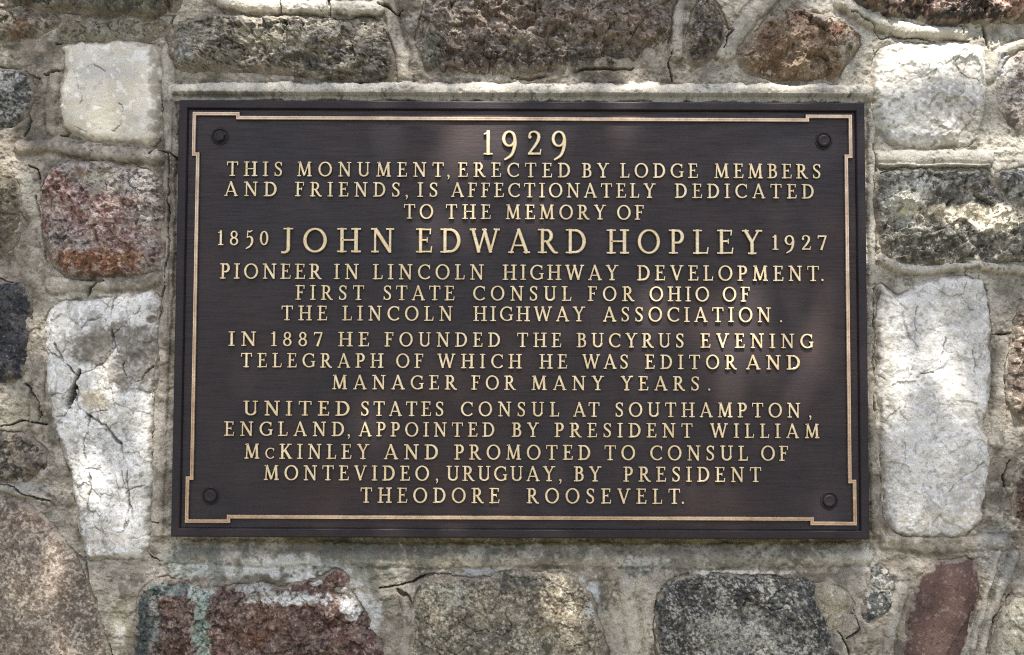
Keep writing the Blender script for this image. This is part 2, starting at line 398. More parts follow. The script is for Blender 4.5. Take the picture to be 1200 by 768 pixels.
stone("rough white quartz block at the upper right", [(1027,76),(1032,58),(1050,51),(1090,50),(1130,52),(1152,52),(1157,78),(1155,120),(1150,152),(1138,168),(1100,172),(1060,170),(1036,164),(1026,140),(1024,104)],
      rise=8, amp=3.4, prof='facet', mat='marble', base=(.62,.60,.54), base2=(.50,.47,.41), dark=(.25,.24,.22), light=(.74,.73,.70), grain=5, gd=-.45, gl=.4,
      patches=[(1092,105,34,14,(.33,.31,.28),.6),(1095,54,60,5,(.30,.28,.24),.6),(1070,160,40,8,(.40,.41,.44),.5),(1140,140,16,24,(.38,.35,.29),.5)])
stone("pale pink-flecked stone at the right edge of the upper course", [(1200,58),(1186,66),(1176,82),(1168,104),(1172,128),(1186,146),(1210,152),(1290,150),(1290,54)],
      rise=6, amp=2.8, base=(.50,.46,.41), base2=(.40,.34,.29), dark=(.13,.11,.10), light=(.68,.65,.60), grain=2.8, gd=-.35, gl=.3)
stone("dark and white mottled stone on the right below the white quartz", [(1030,202),(1060,199),(1110,199),(1158,198),(1166,212),(1180,240),(1220,262),(1290,270),(1290,306),(1200,305),(1150,307),(1100,308),(1062,306),(1036,296),(1029,262)],
      rise=7, amp=5.0, prof='facet', base=(.15,.142,.122), base2=(.22,.205,.175), dark=(.06,.058,.052), light=(.46,.43,.37), grain=2.1, gd=-.38, gl=.46,
      patches=[(1055,235,28,24,(.52,.51,.45),.75),(1120,250,50,10,(.60,.54,.42),.85),(1165,262,40,10,(.60,.55,.44),.85),(1090,215,24,10,(.46,.45,.40),.7),(1100,288,40,14,(.10,.095,.08),.5)])
stone("small dark stone at the right edge beside the mottled one", [(1170,206),(1180,200),(1290,196),(1290,256),(1224,250),(1196,242),(1178,226)],
      rise=5, amp=2.4, base=(.12,.12,.105), base2=(.22,.21,.18), dark=(.035,.035,.032), light=(.5,.48,.42), grain=3, gd=-.2, gl=.35)
stone("tall pale grey-white quartz block right of the plaque", [(1029,345),(1033,331),(1042,340),(1052,348),(1072,338),(1090,329),(1120,327),(1151,325),(1157,345),(1161,380),(1162,430),(1158,470),(1152,505),(1160,526),(1157,560),(1153,592),(1146,618),(1128,627),(1090,629),(1052,626),(1042,614),(1038,575),(1034,520),(1030,450),(1028,390)],
      rise=5, amp=3.0, prof='flat', mat='marble', crack=44, ca=.12, base=(.66,.635,.59), base2=(.56,.535,.485), dark=(.36,.35,.34), light=(.70,.70,.69), grain=4.5, gd=-.5, gl=.4,
      patches=[(1036,450,10,140,(.45,.42,.36),.75),(1138,365,18,14,(.38,.37,.33),.55),(1135,575,20,40,(.46,.42,.36),.6),(1090,608,40,10,(.56,.50,.40),.6),(1105,425,12,40,(.50,.50,.52),.4)],
      veins=[([(1074,360),(1073,388),(1080,392)],1.1),([(1108,396),(1105,420),(1100,434)],1.6),([(1140,398),(1140,440),(1143,456)],1.2),([(1080,438),(1092,439)],1.6),([(1068,432),(1062,450),(1054,462)],1.0),([(1060,470),(1058,540),(1050,560)],1.0),([(1125,350),(1138,364)],1.2),([(1112,575),(1130,556),(1152,540)],1.3)])
stone("warm pink-brown stone at the right edge of the middle course", [(1290,344),(1204,350),(1196,366),(1192,384),(1188,410),(1183,440),(1180,466),(1190,488),(1206,502),(1290,506)],
      rise=7, amp=3.4, base=(.31,.245,.19), base2=(.23,.175,.135), dark=(.07,.055,.045), light=(.56,.48,.39), grain=3, gd=-.3, gl=.4)
stone("dark red-brown stone at the right edge of the lower course", [(1290,530),(1206,536),(1194,552),(1189,574),(1190,598),(1204,612),(1290,616)],
      rise=5, amp=2.4, base=(.14,.085,.065), base2=(.10,.075,.06), dark=(.035,.028,.024), light=(.30,.23,.19), grain=2.5, gd=-.3, gl=.45)

STEP = 0.00068
def local_uv(X, Z):
    return to_px(X, -0.004, Z)

def warp(U, V):
    wu = 2.2 * fbm(U, V, 22, 3, 5) + 0.9 * vnoise(U, V, 4, 61)
    wv = 2.2 * fbm(U, V, 22, 3, 9) + 0.9 * vnoise(U, V, 4, 62)
    return U + wu, V + wv

def patch_mask(U, V, p, seed):
    cx, cy, rx, ry = p[:4]
    r = np.hypot((U - cx) / rx, (V - cy) / ry)
    n = fbm(U, V, max(7, min(rx, ry) * 0.9), 5, seed) * 0.6 + 0.16 * vnoise(U, V, 2.4, seed + 1)
    return sst(1.25, 0.6, r + n)

def build_stone(k, i):
    poly = chaikin(k['poly'], 2)
    us = [p[0] for p in poly]; vs = [p[1] for p in poly]
    x0, z1 = at(min(us) - 14, min(vs) - 14); x1, z0 = at(max(us) + 14, max(vs) + 14)
    nx = int((x1 - x0) / STEP) + 2; nz = int((z1 - z0) / STEP) + 2
    X, Z = np.meshgrid(x0 + np.arange(nx) * STEP, z1 - np.arange(nz) * STEP)
    U, V = local_uv(X, Z)
    Uw, Vw = warp(U, V)
    sd = poly_sd(Uw, Vw, poly)
    cu = sum(us) / len(us); cv = sum(vs) / len(vs)
    prof = k.get('prof', 'rough')
    rise = k['rise']; amp = k['amp']; s = i * 7 + 11
    sp = np.maximum(sd, 0)
    r = {'rough': 7.0, 'facet': 6.0, 'flat': 4.0, 'round': 26.0, 'ledge': 8.0, 'slab': 4.0}[prof]
    sd = sd + 1.6 + 1.2 * fbm(U, V, 16, 3, s + 1); sp = np.maximum(sd, 0)
    h = -0.4 + 1.35 * rise * (1 - np.exp(-sp / r)) + np.minimum(sd, 0) * 0.55
    # relief
    size = 34.0
    if 'aniso' in k:
        ax, ay = k['aniso']
        Ua = (U + 0.25 * V) * (ay / ax) * 2.2; Va = (V - 0.25 * U) * 2.2
    else:
        Ua, Va = U, V
    rel = fbm(Ua, Va, size, 5, s) * 0.75 + ridged(Ua, Va, size * 0.8, 4, s + 3) * 0.35
    if prof in ('rough', 'facet', 'ledge'):
        Uf = U + 5 * fbm(U, V, 18, 3, s + 4); Vf = V + 5 * fbm(U, V, 18, 3, s + 5)
        f1, f2, cid, cx, cyy = worley(Uf, Vf, 30 if prof == 'facet' else 24, s + 6)
        ang = cid * 40
        rel = rel * .8 + (1.25 if prof == 'facet' else 0.95) * ((cx * np.cos(ang) + cyy * np.sin(ang)) * 1.3 + (cid - .5) * 1.1)
        f1, f2, cid, cx, cyy = worley(U + 2.5 * fbm(U, V, 9, 3, s + 14), V + 2.5 * fbm(U, V, 9, 3, s + 15), 11, s + 16)
        rel += .42 * ((cx * np.cos(cid * 40) + cyy * np.sin(cid * 40)) * 1.3 + (cid - .5))
        qq = (fbm(U * .8 + V * .35, V * 1.25 - U * .2, 40, 4, s + 17) + .25 * fbm(U, V, 12, 3, s + 18)) * 2.0
        fl = np.floor(qq); fr = qq - fl
        rel += .62 * (fl + sst(.40, .48, fr))
        rel += 0.26 * fbm(U, V, 6, 3, s + 8)
    if k.get('mat') == 'marble' and prof == 'facet':
        rel = fbm(U, V, 46, 2, s) * .9 + .9 * rel * .35 + .5 * sst(-.15, .25, fbm(U, V, 30, 4, s + 2))
    fade = sst(-2, 8, sd) * 0.85 + 0.15
    h += amp * rel * fade
    h += 0.22 * vnoise(U, V, 2.2, s + 9) * (0.4 if prof in ('flat', 'slab') else 1.0)
    if prof == 'round':
        h += 0.25 * vnoise(U, V, 3.0, s + 10)
    if prof in ('rough', 'facet', 'ledge'):
        fz = np.abs(fbm(U * .6 + V * .5, V * .9 - U * .4, 46, 4, s + 19))
        fon = sst(.0, .3, fbm(U, V, 50, 2, s + 29))
        h -= 2.6 * sst(.045, .0, fz) * fon * fade
    if 'ledge' in k:
        edge = k['ledge'] + 5 * fbm(U, V, 40, 3, s + 12)
        h -= 6.0 * sst(edge - 3, edge + 14, V)
    if 'step' in k:
        dd = poly_sd(Uw, Vw, k['step'] + [(1300, 850), (1300, 716)])
        h -= 2.6 * sst(-1.2, 1.2, dd)
    # colour
    n = fbm(Ua, Va, 26, 4, s + 20)
    c = np.asarray(k['base']) + (np.asarray(k['base2']) - np.asarray(k['base'])) * sst(-.35, .35, n)[..., None]
    pm = []
    for j, p in enumerate(k.get('patches', [])):
        w = patch_mask(U, V, p, s + 30 + j)
        c = mix(c, p[4], w * p[5]); pm.append(w)
    gr = k['grain']
    if k.get('mat') == 'marble':
        g = vnoise(Ua, Va, gr, s + 21) * 0.75 + vnoise(U, V, gr * 0.55, s + 22) * 0.45
    else:      # mineral crystals of several sizes
        wa = worley(Ua + .5 * gr * vnoise(U, V, gr, s + 24), Va + .5 * gr * vnoise(U, V, gr, s + 25), gr * 1.15, s + 21)[2]
        wb = worley(Ua, Va, gr * 2.3, s + 22)
        g = (wa - .5) * 1.15 + vnoise(U, V, gr * .7, s + 26) * .3 + .35 * fbm(U, V, 7, 2, s + 27)
        big = (wb[2] > .86) & (wb[0] < .42)
        g = np.where(big, g + .5, g)
        g = np.where((wb[2] < .10) & (wb[0] < .40), g - .5, g)
    cl = fbm(U, V, 14, 2, s + 23) * 0.25
    gs = 1.0
    c = mix(c, k['dark'], 0.85 * sst(k['gd'] + .06, k['gd'] - .22, g + cl))
    c = mix(c, k['light'], 0.85 * sst(k['gl'] - .06, k['gl'] + .22, g + cl))
    for p, w in zip(k.get('patches', []), pm):
        if p[5] > .6: c = mix(c, np.asarray(p[4]) * (1 + .55 * np.clip(g, -1, 1))[..., None], w * (p[5] - .25))
    if 'crack' in k:
        ca_ = k.get('ca', .5)
        Uf = U + 7 * fbm(U, V, 24, 4, s + 41); Vf = V + 7 * fbm(U, V, 24, 4, s + 42)
        f1, f2, cid, cx, cyy = worley(Uf, Vf, k['crack'], s + 43)
        on = sst(-.15, .35, fbm(U, V, 40, 2, s + 44))
        line = sst(.06, .012, f2 - f1) * on
        ang = cid * 40
        h += (1.0 * (cx * np.cos(ang) + cyy * np.sin(ang)) * 1.3 + (cid - .5) * 1.1) * sst(0, 6, sd)
        h -= 1.6 * ca_ * line
        c = mix(c, (.20, .19, .175), line * ca_)
        for q_, (sc, st) in enumerate(((16, .5), (8, .6), (5, .5))):
            ln = sst(.07, .0, np.abs(fbm(U + .2 * V, V * .75, sc, 3, s + 45 + q_))) * sst(-.05, .45, fbm(U, V, 44, 3, s + 56 + q_))
            h -= 0.55 * ln
            c = mix(c, k.get('vc', (.27, .262, .25)), ln * st)
        f1, f2, cid, cx, cyy = worley(U + 3 * fbm(U, V, 9, 3, s + 47), V + 3 * fbm(U, V, 9, 3, s + 48), 8, s + 49)
        h += .35 * (cid - .5) + .4 * (cx * np.cos(cid * 40) + cyy * np.sin(cid * 40))
        c = c * (1 + .16 * (cid - .5))[..., None]
        sp_ = sst(.45, .7, vnoise(U, V, 3.2, s + 57) * .7 + .5 * vnoise(U, V, 6, s + 58))
        c = mix(c, (.34, .33, .325), sp_ * .55)
    for pts, w in k.get('veins', []):
        d = seg_dist(U + 2.6 * fbm(U, V, 11, 4, s + 51), V + 2.6 * fbm(U, V, 11, 4, s + 52), pts)
        w = w * np.clip(.5 + .55 * fbm(U, V, 14, 2, s + 54), .15, 1.3)
        wl = sst(w * 0.9, w * 0.25, d + 0.3 * vnoise(U, V, 5, s + 53))
        h -= 1.5 * wl * w
        c = mix(c, k.get('vd', (.12, .108, .09)), wl * .65)
    for (hx, hy, hr, hh) in k.get('holes', []):
        m = sst(1.1, .75, np.hypot((U - hx + .25 * (V - hy)) / hr, (V - hy) / hh) + .45 * fbm(U, V, 10, 4, s + 60))
        h -= 16 * m
        c = mix(c, (.05, .046, .04), .8 * m)  # shade of the hole's depth put into the colour as near-black
    # mortar smeared over the edge
    sm = sst(3.2, .6, sd + 4.5 * fbm(U, V, 12, 5, s + 70) + .6 * vnoise(U, V, 2, s + 72))
    mc = np.asarray(MORT) * (1.1 + 0.35 * fbm(U, V, 10, 3, s + 71))[..., None]
    if k.get('mat') != 'marble' or True:
        c = mix(c, mc, sm * (.75 if k.get('mat') != 'marble' else .6))
    mat = {'marble': M_MARBLE}.get(k.get('mat'), M_SMOOTH if prof in ('round', 'slab') else M_ROUGH)
    o = grid_mesh("stone", X, Z, h * 0.001, sd > -9, c, mat, None, 0.05)
    wchild(o)
    o['label'] = k['label']
    return poly

polys = []
for i, k in enumerate(ST):
    polys.append(build_stone(k, i))

# ---- mortar
BEADS = [  # polyline, half width px, height mm, paleness (higher on sunlit beads: light put into the colour)
    ([(262,3),(320,6),(385,8),(442,9)], 9, 6, .9), ([(450,-20),(456,12),(464,40),(471,70),(476,96)], 9, 4, .25),
    ([(24,172),(60,171),(100,176)], 8, 4.5, .1), ([(101,180),(140,181),(184,184)], 9, 5, .2),
    ([(985,2),(1004,14),(1030,27),(1064,35),(1100,38),(1128,39)], 8.5, 6, .8), ([(1028,184),(1096,184),(1158,184)], 9, 4, .8),
    ([(1030,194),(1160,194)], 2.5, 3.5, .8), ([(1034,302),(1050,312),(1082,318),(1110,315),(1150,312),(1200,317),(1290,314)], 6, 5, .55),
    ([(206,107),(400,107),(700,108),(1016,110)], 11, 9, 1.0), ([(60,334),(120,333),(180,327)], 9, 3.2, .1),
    ([(905,-6),(886,12),(866,36),(850,62)], 11, 5, .4), ([(800,-20),(793,20),(792,62)], 8, 3.5, .4),
    ([(1190,652),(1170,700),(1156,740),(1144,800)], 6, 3.5, .3), ([(1172,650),(1156,700),(1142,760)], 4, 2.5, .3), ([(1058,690),(1046,730),(1036,800)], 7, 3.5, .35),
    ([(40,395),(44,440),(40,500)], 8, 2.5, .0), ([(62,88),(58,120),(60,152)], 7, 3, .05), ([(30,100),(46,88)], 3, 1, 0),
    ([(196,60),(197,120),(200,178)], 9, 3.5, .25), ([(198,190),(196,300),(190,420)], 8, 3.0, .05), ([(188,420),(184,540),(182,640)], 9, 3, .1),
    ([(1022,130),(1022,200),(1023,330)], 5, 3, .6), ([(1022,340),(1024,470),(1028,620)], 7, 2.5, .1), ([(1175,400),(1172,470),(1170,520)], 9, 3, .05),
    ([(0,572),(40,580),(56,588)], 6, 3.5, .1), ([(200,647),(330,650),(480,652),(620,650),(760,652),(900,652),(1010,650)], 14, 2.5, .05),
    ([(1040,636),(1100,640),(1180,636)], 9, 3, .1), ([(1160,90),(1172,60),(1200,50)], 6, 3, .6), ([(470,690),(478,720),(474,770)], 6, 3, .1), ([(735,690),(742,730),(748,790)], 10, 3, .3)]
CRACKS = [[(187,170),(189,140),(188,110),(187,88),(186,70),(184,52)], [(186,166),(176,180)], [(186,176),(208,184)],
    [(198,180),(197,250),(196,300),(191,335),(186,380),(184,430),(180,470),(178,520),(175,580),(173,640)],
    [(-40,180),(0,195),(14,208),(20,236),(23,252),(30,262)], [(42,232),(47,250),(49,268),(53,302)], [(-40,4),(0,7),(50,9),(78,15),(112,18),(170,21),(205,17)],
    [(66,49),(110,48),(150,48),(180,51)], [(205,17),(199,30),(195,44),(197,60),(206,76),(212,81)], [(212,81),(260,81),(310,83),(350,88),(380,92),(430,95),(470,97)],
    [(268,18),(330,18),(390,21),(440,20)], [(329,-5),(330,18)], [(383,-5),(384,20)], [(445,4),(466,16),(472,8)],
    [(788,60),(786,75),(790,95)], [(815,8),(845,20),(856,36),(850,56)], [(870,70),(880,84),(930,93)], [(998,16),(1024,26),(1028,40),(1030,44)], [(1031,47),(1045,44),(1090,46),(1136,48)], [(1025,60),(1024,90),(1024,128)],
    [(1153,24),(1156,44),(1158,60)], [(1127,33),(1126,42)], [(1022,170),(1026,200),(1027,250),(1026,310)], [(1027,332),(1026,400),(1030,470),(1032,540),(1034,600)], [(1024,340),(1024,420),(1027,480)],
    [(1030,197),(1100,197),(1158,196)], [(1152,330),(1160,366),(1162,400)], [(1162,392),(1186,388)], [(1200,352),(1190,372),(1186,400),(1178,430),(1176,460)],
    [(98,655),(130,655),(150,654)], [(172,648),(180,655),(186,660)], [(26,590),(50,606),(60,622),(74,640),(98,660),(106,690),(118,730),(134,790)],
    [(446,688),(466,687),(490,678),(500,675),(526,674)], [(466,692),(482,704),(486,716),(485,760)], [(776,688),(770,704),(767,740),(772,790)], [(790,676),(808,672)],
    [(956,684),(972,700),(984,712),(1000,722)], [(1000,716),(1008,740),(994,748)], [(984,742),(990,756),(1000,780)], [(175,612),(186,612)],
    [(1186,700),(1166,728),(1160,780)], [(1176,570),(1178,560),(1186,540)], [(0,566),(30,580),(56,586)], [(30,100),(36,140),(30,160)], [(52,86),(72,82),(78,76)], [(0,78),(18,82),(46,90)],
    [(30,192),(44,200),(46,215)],[(70,158),(90,156),(110,164),(180,170)], [(118,324),(104,340),(104,356)], [(0,328),(18,331),(30,340),(36,350)], [(28,450),(44,470),(46,492)], [(0,500),(20,494),(56,498)]]
x0, z1 = at(-90, -80); x1, z0 = at(1290, 850)
MS = 0.00062
nx = int((x1 - x0) / MS); nz = int((z1 - z0) / MS)
X, Z = np.meshgrid(x0 + np.arange(nx) * MS, z1 - np.arange(nz) * MS)
U, V = local_uv(X, Z)
Uw, Vw = warp(U, V)
sd = np.full(U.shape, -99.0)
for poly in polys:
    us = [p[0] for p in poly]; vs = [p[1] for p in poly]
    m = (U > min(us) - 30) & (U < max(us) + 30) & (V > min(vs) - 30) & (V < max(vs) + 30)
    rr = np.where(m.any(1))[0]; cc = np.where(m.any(0))[0]
    s_ = np.s_[rr[0]:rr[-1] + 1, cc[0]:cc[-1] + 1]
    sd[s_] = np.maximum(sd[s_], poly_sd(Uw[s_], Vw[s_], poly))
PLQ = [(203, 110), (1014, 113), (1022, 640), (190, 638)]
pd = poly_sd(U, V, PLQ)
keep = (sd < 16) & (pd < 22)
h = 1.6 * fbm(U, V, 60, 3, 101) + 1.5 * fbm(U, V, 20, 4, 102) + 0.55 * fbm(U, V, 7, 3, 103) + 0.22 * vnoise(U, V, 2.3, 104)
tro = fbm(U * 0.35 + V * 0.15, V * 1.1 - U * 0.1, 10, 3, 105)
h += 0.9 * tro
q_ = fbm(U, V, 34, 4, 120) * 2.2 + .12 * vnoise(U, V, 5, 121)
fl = np.floor(q_); fr = q_ - fl
h += .55 * (fl + sst(.40, .50, fr))
q_ = fbm(U * .5 + V * .3, V - .2 * U, 15, 4, 122) * 1.6
fl = np.floor(q_); fr = q_ - fl
h += .35 * (fl + sst(.42, .52, fr))
h += .26 * fbm(U, V, 4.5, 3, 123) + .18 * vnoise(U, V, 1.5, 124) + .4 * sst(.5, .8, vnoise(U, V, 3.4, 125)) - .5 * sst(.55, .8, vnoise(U, V, 2.8, 126))
lip = np.exp(-((sd + 5) / 4.0) ** 2) * np.clip(0.5 + fbm(U, V, 26, 3, 106), 0, 1.3)
h += 1.3 * lip
pale = np.zeros(U.shape)
for j, (pts, hw, hh, pl) in enumerate(BEADS):
    us = [p[0] for p in pts]; vs = [p[1] for p in pts]
    m = (U > min(us) - 40) & (U < max(us) + 40) & (V > min(vs) - 40) & (V < max(vs) + 40)
    rr = np.where(m.any(1))[0]; cc = np.where(m.any(0))[0]
    s_ = np.s_[rr[0]:rr[-1] + 1, cc[0]:cc[-1] + 1]
    u_, v_, h_ = U[s_], V[s_], h[s_]
    d = seg_dist(u_ + 1.8 * fbm(u_, v_, 26, 3, 110 + j), v_ + 1.8 * fbm(u_, v_, 26, 3, 150 + j), pts)
    e = 1 + .18 * fbm(u_, v_, 9, 3, 190 + j)
    b = np.sqrt(np.clip(1 - (d / (hw * e)) ** 2, 0, 1))
    full = 1.35 * hh * b
    h_ = np.where(b > 0, np.maximum(h_ * (1 - .6 * sst(0, .5, b)) + full, h_ * .5), h_)
    h_ = h_ - 1.8 * np.exp(-((d - hw * 1.12) / 1.6) ** 2) * np.clip(.5 + fbm(u_, v_, 22, 2, 230 + j), 0, 1)
    h[s_] = h_
    pale[s_] = np.maximum(pale[s_], pl * sst(0.1, .6, b + .3 * fbm(u_, v_, 8, 3, 270 + j)))
# gaps between mortar and stone
gap = np.exp(-((sd + 1.2) / 1.3) ** 2) * sst(-.2, .25, fbm(U, V, 34, 3, 300))
h -= 9.0 * gap
# pits and broken spots
f1, f2, cid, cx, cyy = worley(U, V, 9, 301)
pit = sst(.30, .12, f1) * (cid > .8)
h -= 1.0 * pit
for j, pts in enumerate(CRACKS):
    us = [p[0] for p in pts]; vs = [p[1] for p in pts]
    m = (U > min(us) - 12) & (U < max(us) + 12) & (V > min(vs) - 12) & (V < max(vs) + 12)
    rr = np.where(m.any(1))[0]; cc = np.where(m.any(0))[0]
    s_ = np.s_[rr[0]:rr[-1] + 1, cc[0]:cc[-1] + 1]
    u_, v_ = U[s_], V[s_]
    d = seg_dist(u_ + 3.0 * fbm(u_, v_, 15, 5, 310 + j), v_ + 3.0 * fbm(u_, v_, 15, 5, 390 + j), pts)
    wv = 0.92 + 0.8 * fbm(u_, v_, 20, 3, 450 + j)
    h[s_] -= 11.0 * sst(1.35, .45, d / np.maximum(wv, .08))
h -= 4.0 * sst(-16, -2, pd) * (V > 628)
# near the plaque the bed is trowelled level
h = np.where(pd > 0, np.minimum(h, 3.0), h)
# colour
n1 = fbm(U, V, 50, 4, 500); n2 = fbm(U, V, 14, 4, 501); n3 = vnoise(U, V, 2.3, 502) * .6 + vnoise(U, V, 4.5, 503) * .6
c = np.asarray(MORT) * (1.0 + 0.0 * U[..., None])
c = mix(c, (.345, .312, .262), sst(-.1, .6, n1))
c = mix(c, (.150, .132, .108), sst(.05, .6, -n1) * .8)
c = mix(c, (.42, .385, .325), sst(.1, .6, n2) * .55)
c = mix(c, (.10, .09, .07), sst(.15, .65, -n2) * .6)
c = mix(c, (.55, .52, .45), pale * (.8 + .2 * n2))
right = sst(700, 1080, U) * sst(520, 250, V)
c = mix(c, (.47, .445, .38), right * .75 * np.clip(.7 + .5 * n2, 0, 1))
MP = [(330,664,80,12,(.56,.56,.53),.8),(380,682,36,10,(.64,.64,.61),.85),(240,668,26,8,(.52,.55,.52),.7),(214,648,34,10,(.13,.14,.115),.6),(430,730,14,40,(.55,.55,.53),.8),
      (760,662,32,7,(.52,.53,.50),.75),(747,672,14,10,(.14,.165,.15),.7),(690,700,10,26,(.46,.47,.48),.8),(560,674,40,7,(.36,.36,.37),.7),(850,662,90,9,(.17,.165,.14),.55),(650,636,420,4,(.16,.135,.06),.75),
      (860,672,60,3,(.66,.64,.58),.85),(1016,656,16,12,(.50,.48,.42),.7),(1170,650,26,30,(.26,.255,.24),.6),(745,730,22,60,(.50,.45,.35),.7),(520,660,60,6,(.44,.40,.30),.6),
      (260,112,70,3,(.12,.115,.10),.75),(920,108,80,3.5,(.20,.19,.16),.6),(210,665,20,14,(.25,.30,.28),.5),(140,735,18,50,(.22,.20,.14),.6),(140,745,6,20,(.5,.48,.42),.6),
      (30,215,8,12,(.40,.39,.32),.7),(20,480,30,20,(.40,.37,.28),.6),(30,570,34,6,(.38,.37,.34),.6),(1178,90,8,24,(.36,.37,.39),.9),(1180,170,40,10,(.62,.58,.48),.8),(1170,120,8,30,(.48,.45,.38),.8)]
for j, p in enumerate(MP):
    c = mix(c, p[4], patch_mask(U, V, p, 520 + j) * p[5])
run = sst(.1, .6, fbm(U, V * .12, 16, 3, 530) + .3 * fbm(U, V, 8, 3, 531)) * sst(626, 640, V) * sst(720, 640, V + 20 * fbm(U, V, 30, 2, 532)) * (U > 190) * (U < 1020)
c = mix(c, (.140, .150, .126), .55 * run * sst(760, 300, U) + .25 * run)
sp_ = sst(-.3, .5, fbm(U, V, 40, 3, 505))
c = mix(c, (.13, .115, .085), .7 * sst(.25, .8, -n3 + .3 * n2) * sp_)
c *= (1 + .16 * n3 + .10 * vnoise(U, V, 1.3, 506))[..., None]
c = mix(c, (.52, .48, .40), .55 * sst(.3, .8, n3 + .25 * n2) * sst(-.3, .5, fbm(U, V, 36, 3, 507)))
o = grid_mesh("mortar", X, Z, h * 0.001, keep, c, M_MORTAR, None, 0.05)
wchild(o)
del X, Z, U, V, Uw, Vw, sd, pd, h, c
# solid masonry behind and down to the ground
def box(x0, x1, y0, y1, z0, z1):
    v = [(x, y, z) for x in (x0, x1) for y in (y0, y1) for z in (z0, z1)]
    f = [(0, 1, 3, 2), (4, 6, 7, 5), (0, 4, 5, 1), (2, 3, 7, 6), (0, 2, 6, 4), (1, 5, 7, 3)]
    return v, f
def plain(name, col, rough=.9, scale=20, col2=None):
    m = bpy.data.materials.new(name); m.use_nodes = True
    nt = m.node_tree; b = nt.nodes["Principled BSDF"]
    n = nt.nodes.new("ShaderNodeTexNoise"); n.inputs["Scale"].default_value = scale; n.inputs["Detail"].default_value = 8
    r = nt.nodes.new("ShaderNodeValToRGB")
    r.color_ramp.elements[0].position = .3; r.color_ramp.elements[0].color = (*[x * .6 for x in col], 1)
    r.color_ramp.elements[1].position = .7; r.color_ramp.elements[1].color = (*(col2 or col), 1)
    tc = nt.nodes.new("ShaderNodeTexCoord")
    nt.links.new(tc.outputs["Object"], n.inputs["Vector"])
    nt.links.new(n.outputs["Fac"], r.inputs[0]); nt.links.new(r.outputs[0], b.inputs["Base Color"])
    b.inputs["Roughness"].default_value = rough
    return m
v, f = box(-0.9, 0.9, 0.012, 0.42, -1.3, 0.75)
wchild(pyd("masonry_core", v, f, plain("core_mortar", MORT, .95, 30)))

# ================================================================== the plaque
YF = -0.0175                    # front of the rim
FIELD = YF + 0.0035             # recessed field
W, Hh = 0.610, 0.3861
plaque = empty("bronze_plaque", (0, 0, 0))
tag(plaque, "dark bronze memorial plaque with raised gilt lettering fixed to the stone wall", "plaque")

def rings(loops, mat, name, cap=False):
    verts = []; faces = []
    for ins, y in loops:
        a, b = W / 2 - ins, Hh / 2 - ins
        verts += [(-a, y, b), (a, y, b), (a, y, -b), (-a, y, -b)]
    for i in range(len(loops) - 1):
        for j in range(4):
            k = (j + 1) % 4
            faces.append((4 * i + j, 4 * i + k, 4 * i + 4 + k, 4 * i + 4 + j))
    if cap:
        n = 4 * (len(loops) - 1); faces.append((n, n + 1, n + 2, n + 3))
        faces.append((3, 2, 1, 0))
    return pyd(name, verts, faces, mat, plaque)
rings([(0, 0.004), (0, YF + .0012), (.0004, YF + .0004), (.0012, YF), (.0066, YF), (.0072, YF + .0004), (.0082, FIELD - .0002), (.0082, 0.004), (0, 0.004)], M_RIM, "rim")
rings([(.0081, 0.0035), (.0081, FIELD + .0003), (.0084, FIELD)], M_PLATE, "plate", cap=True)

def pq(px, py, y=None):
    return at(px, py, FIELD - .0015 if y is None else y)

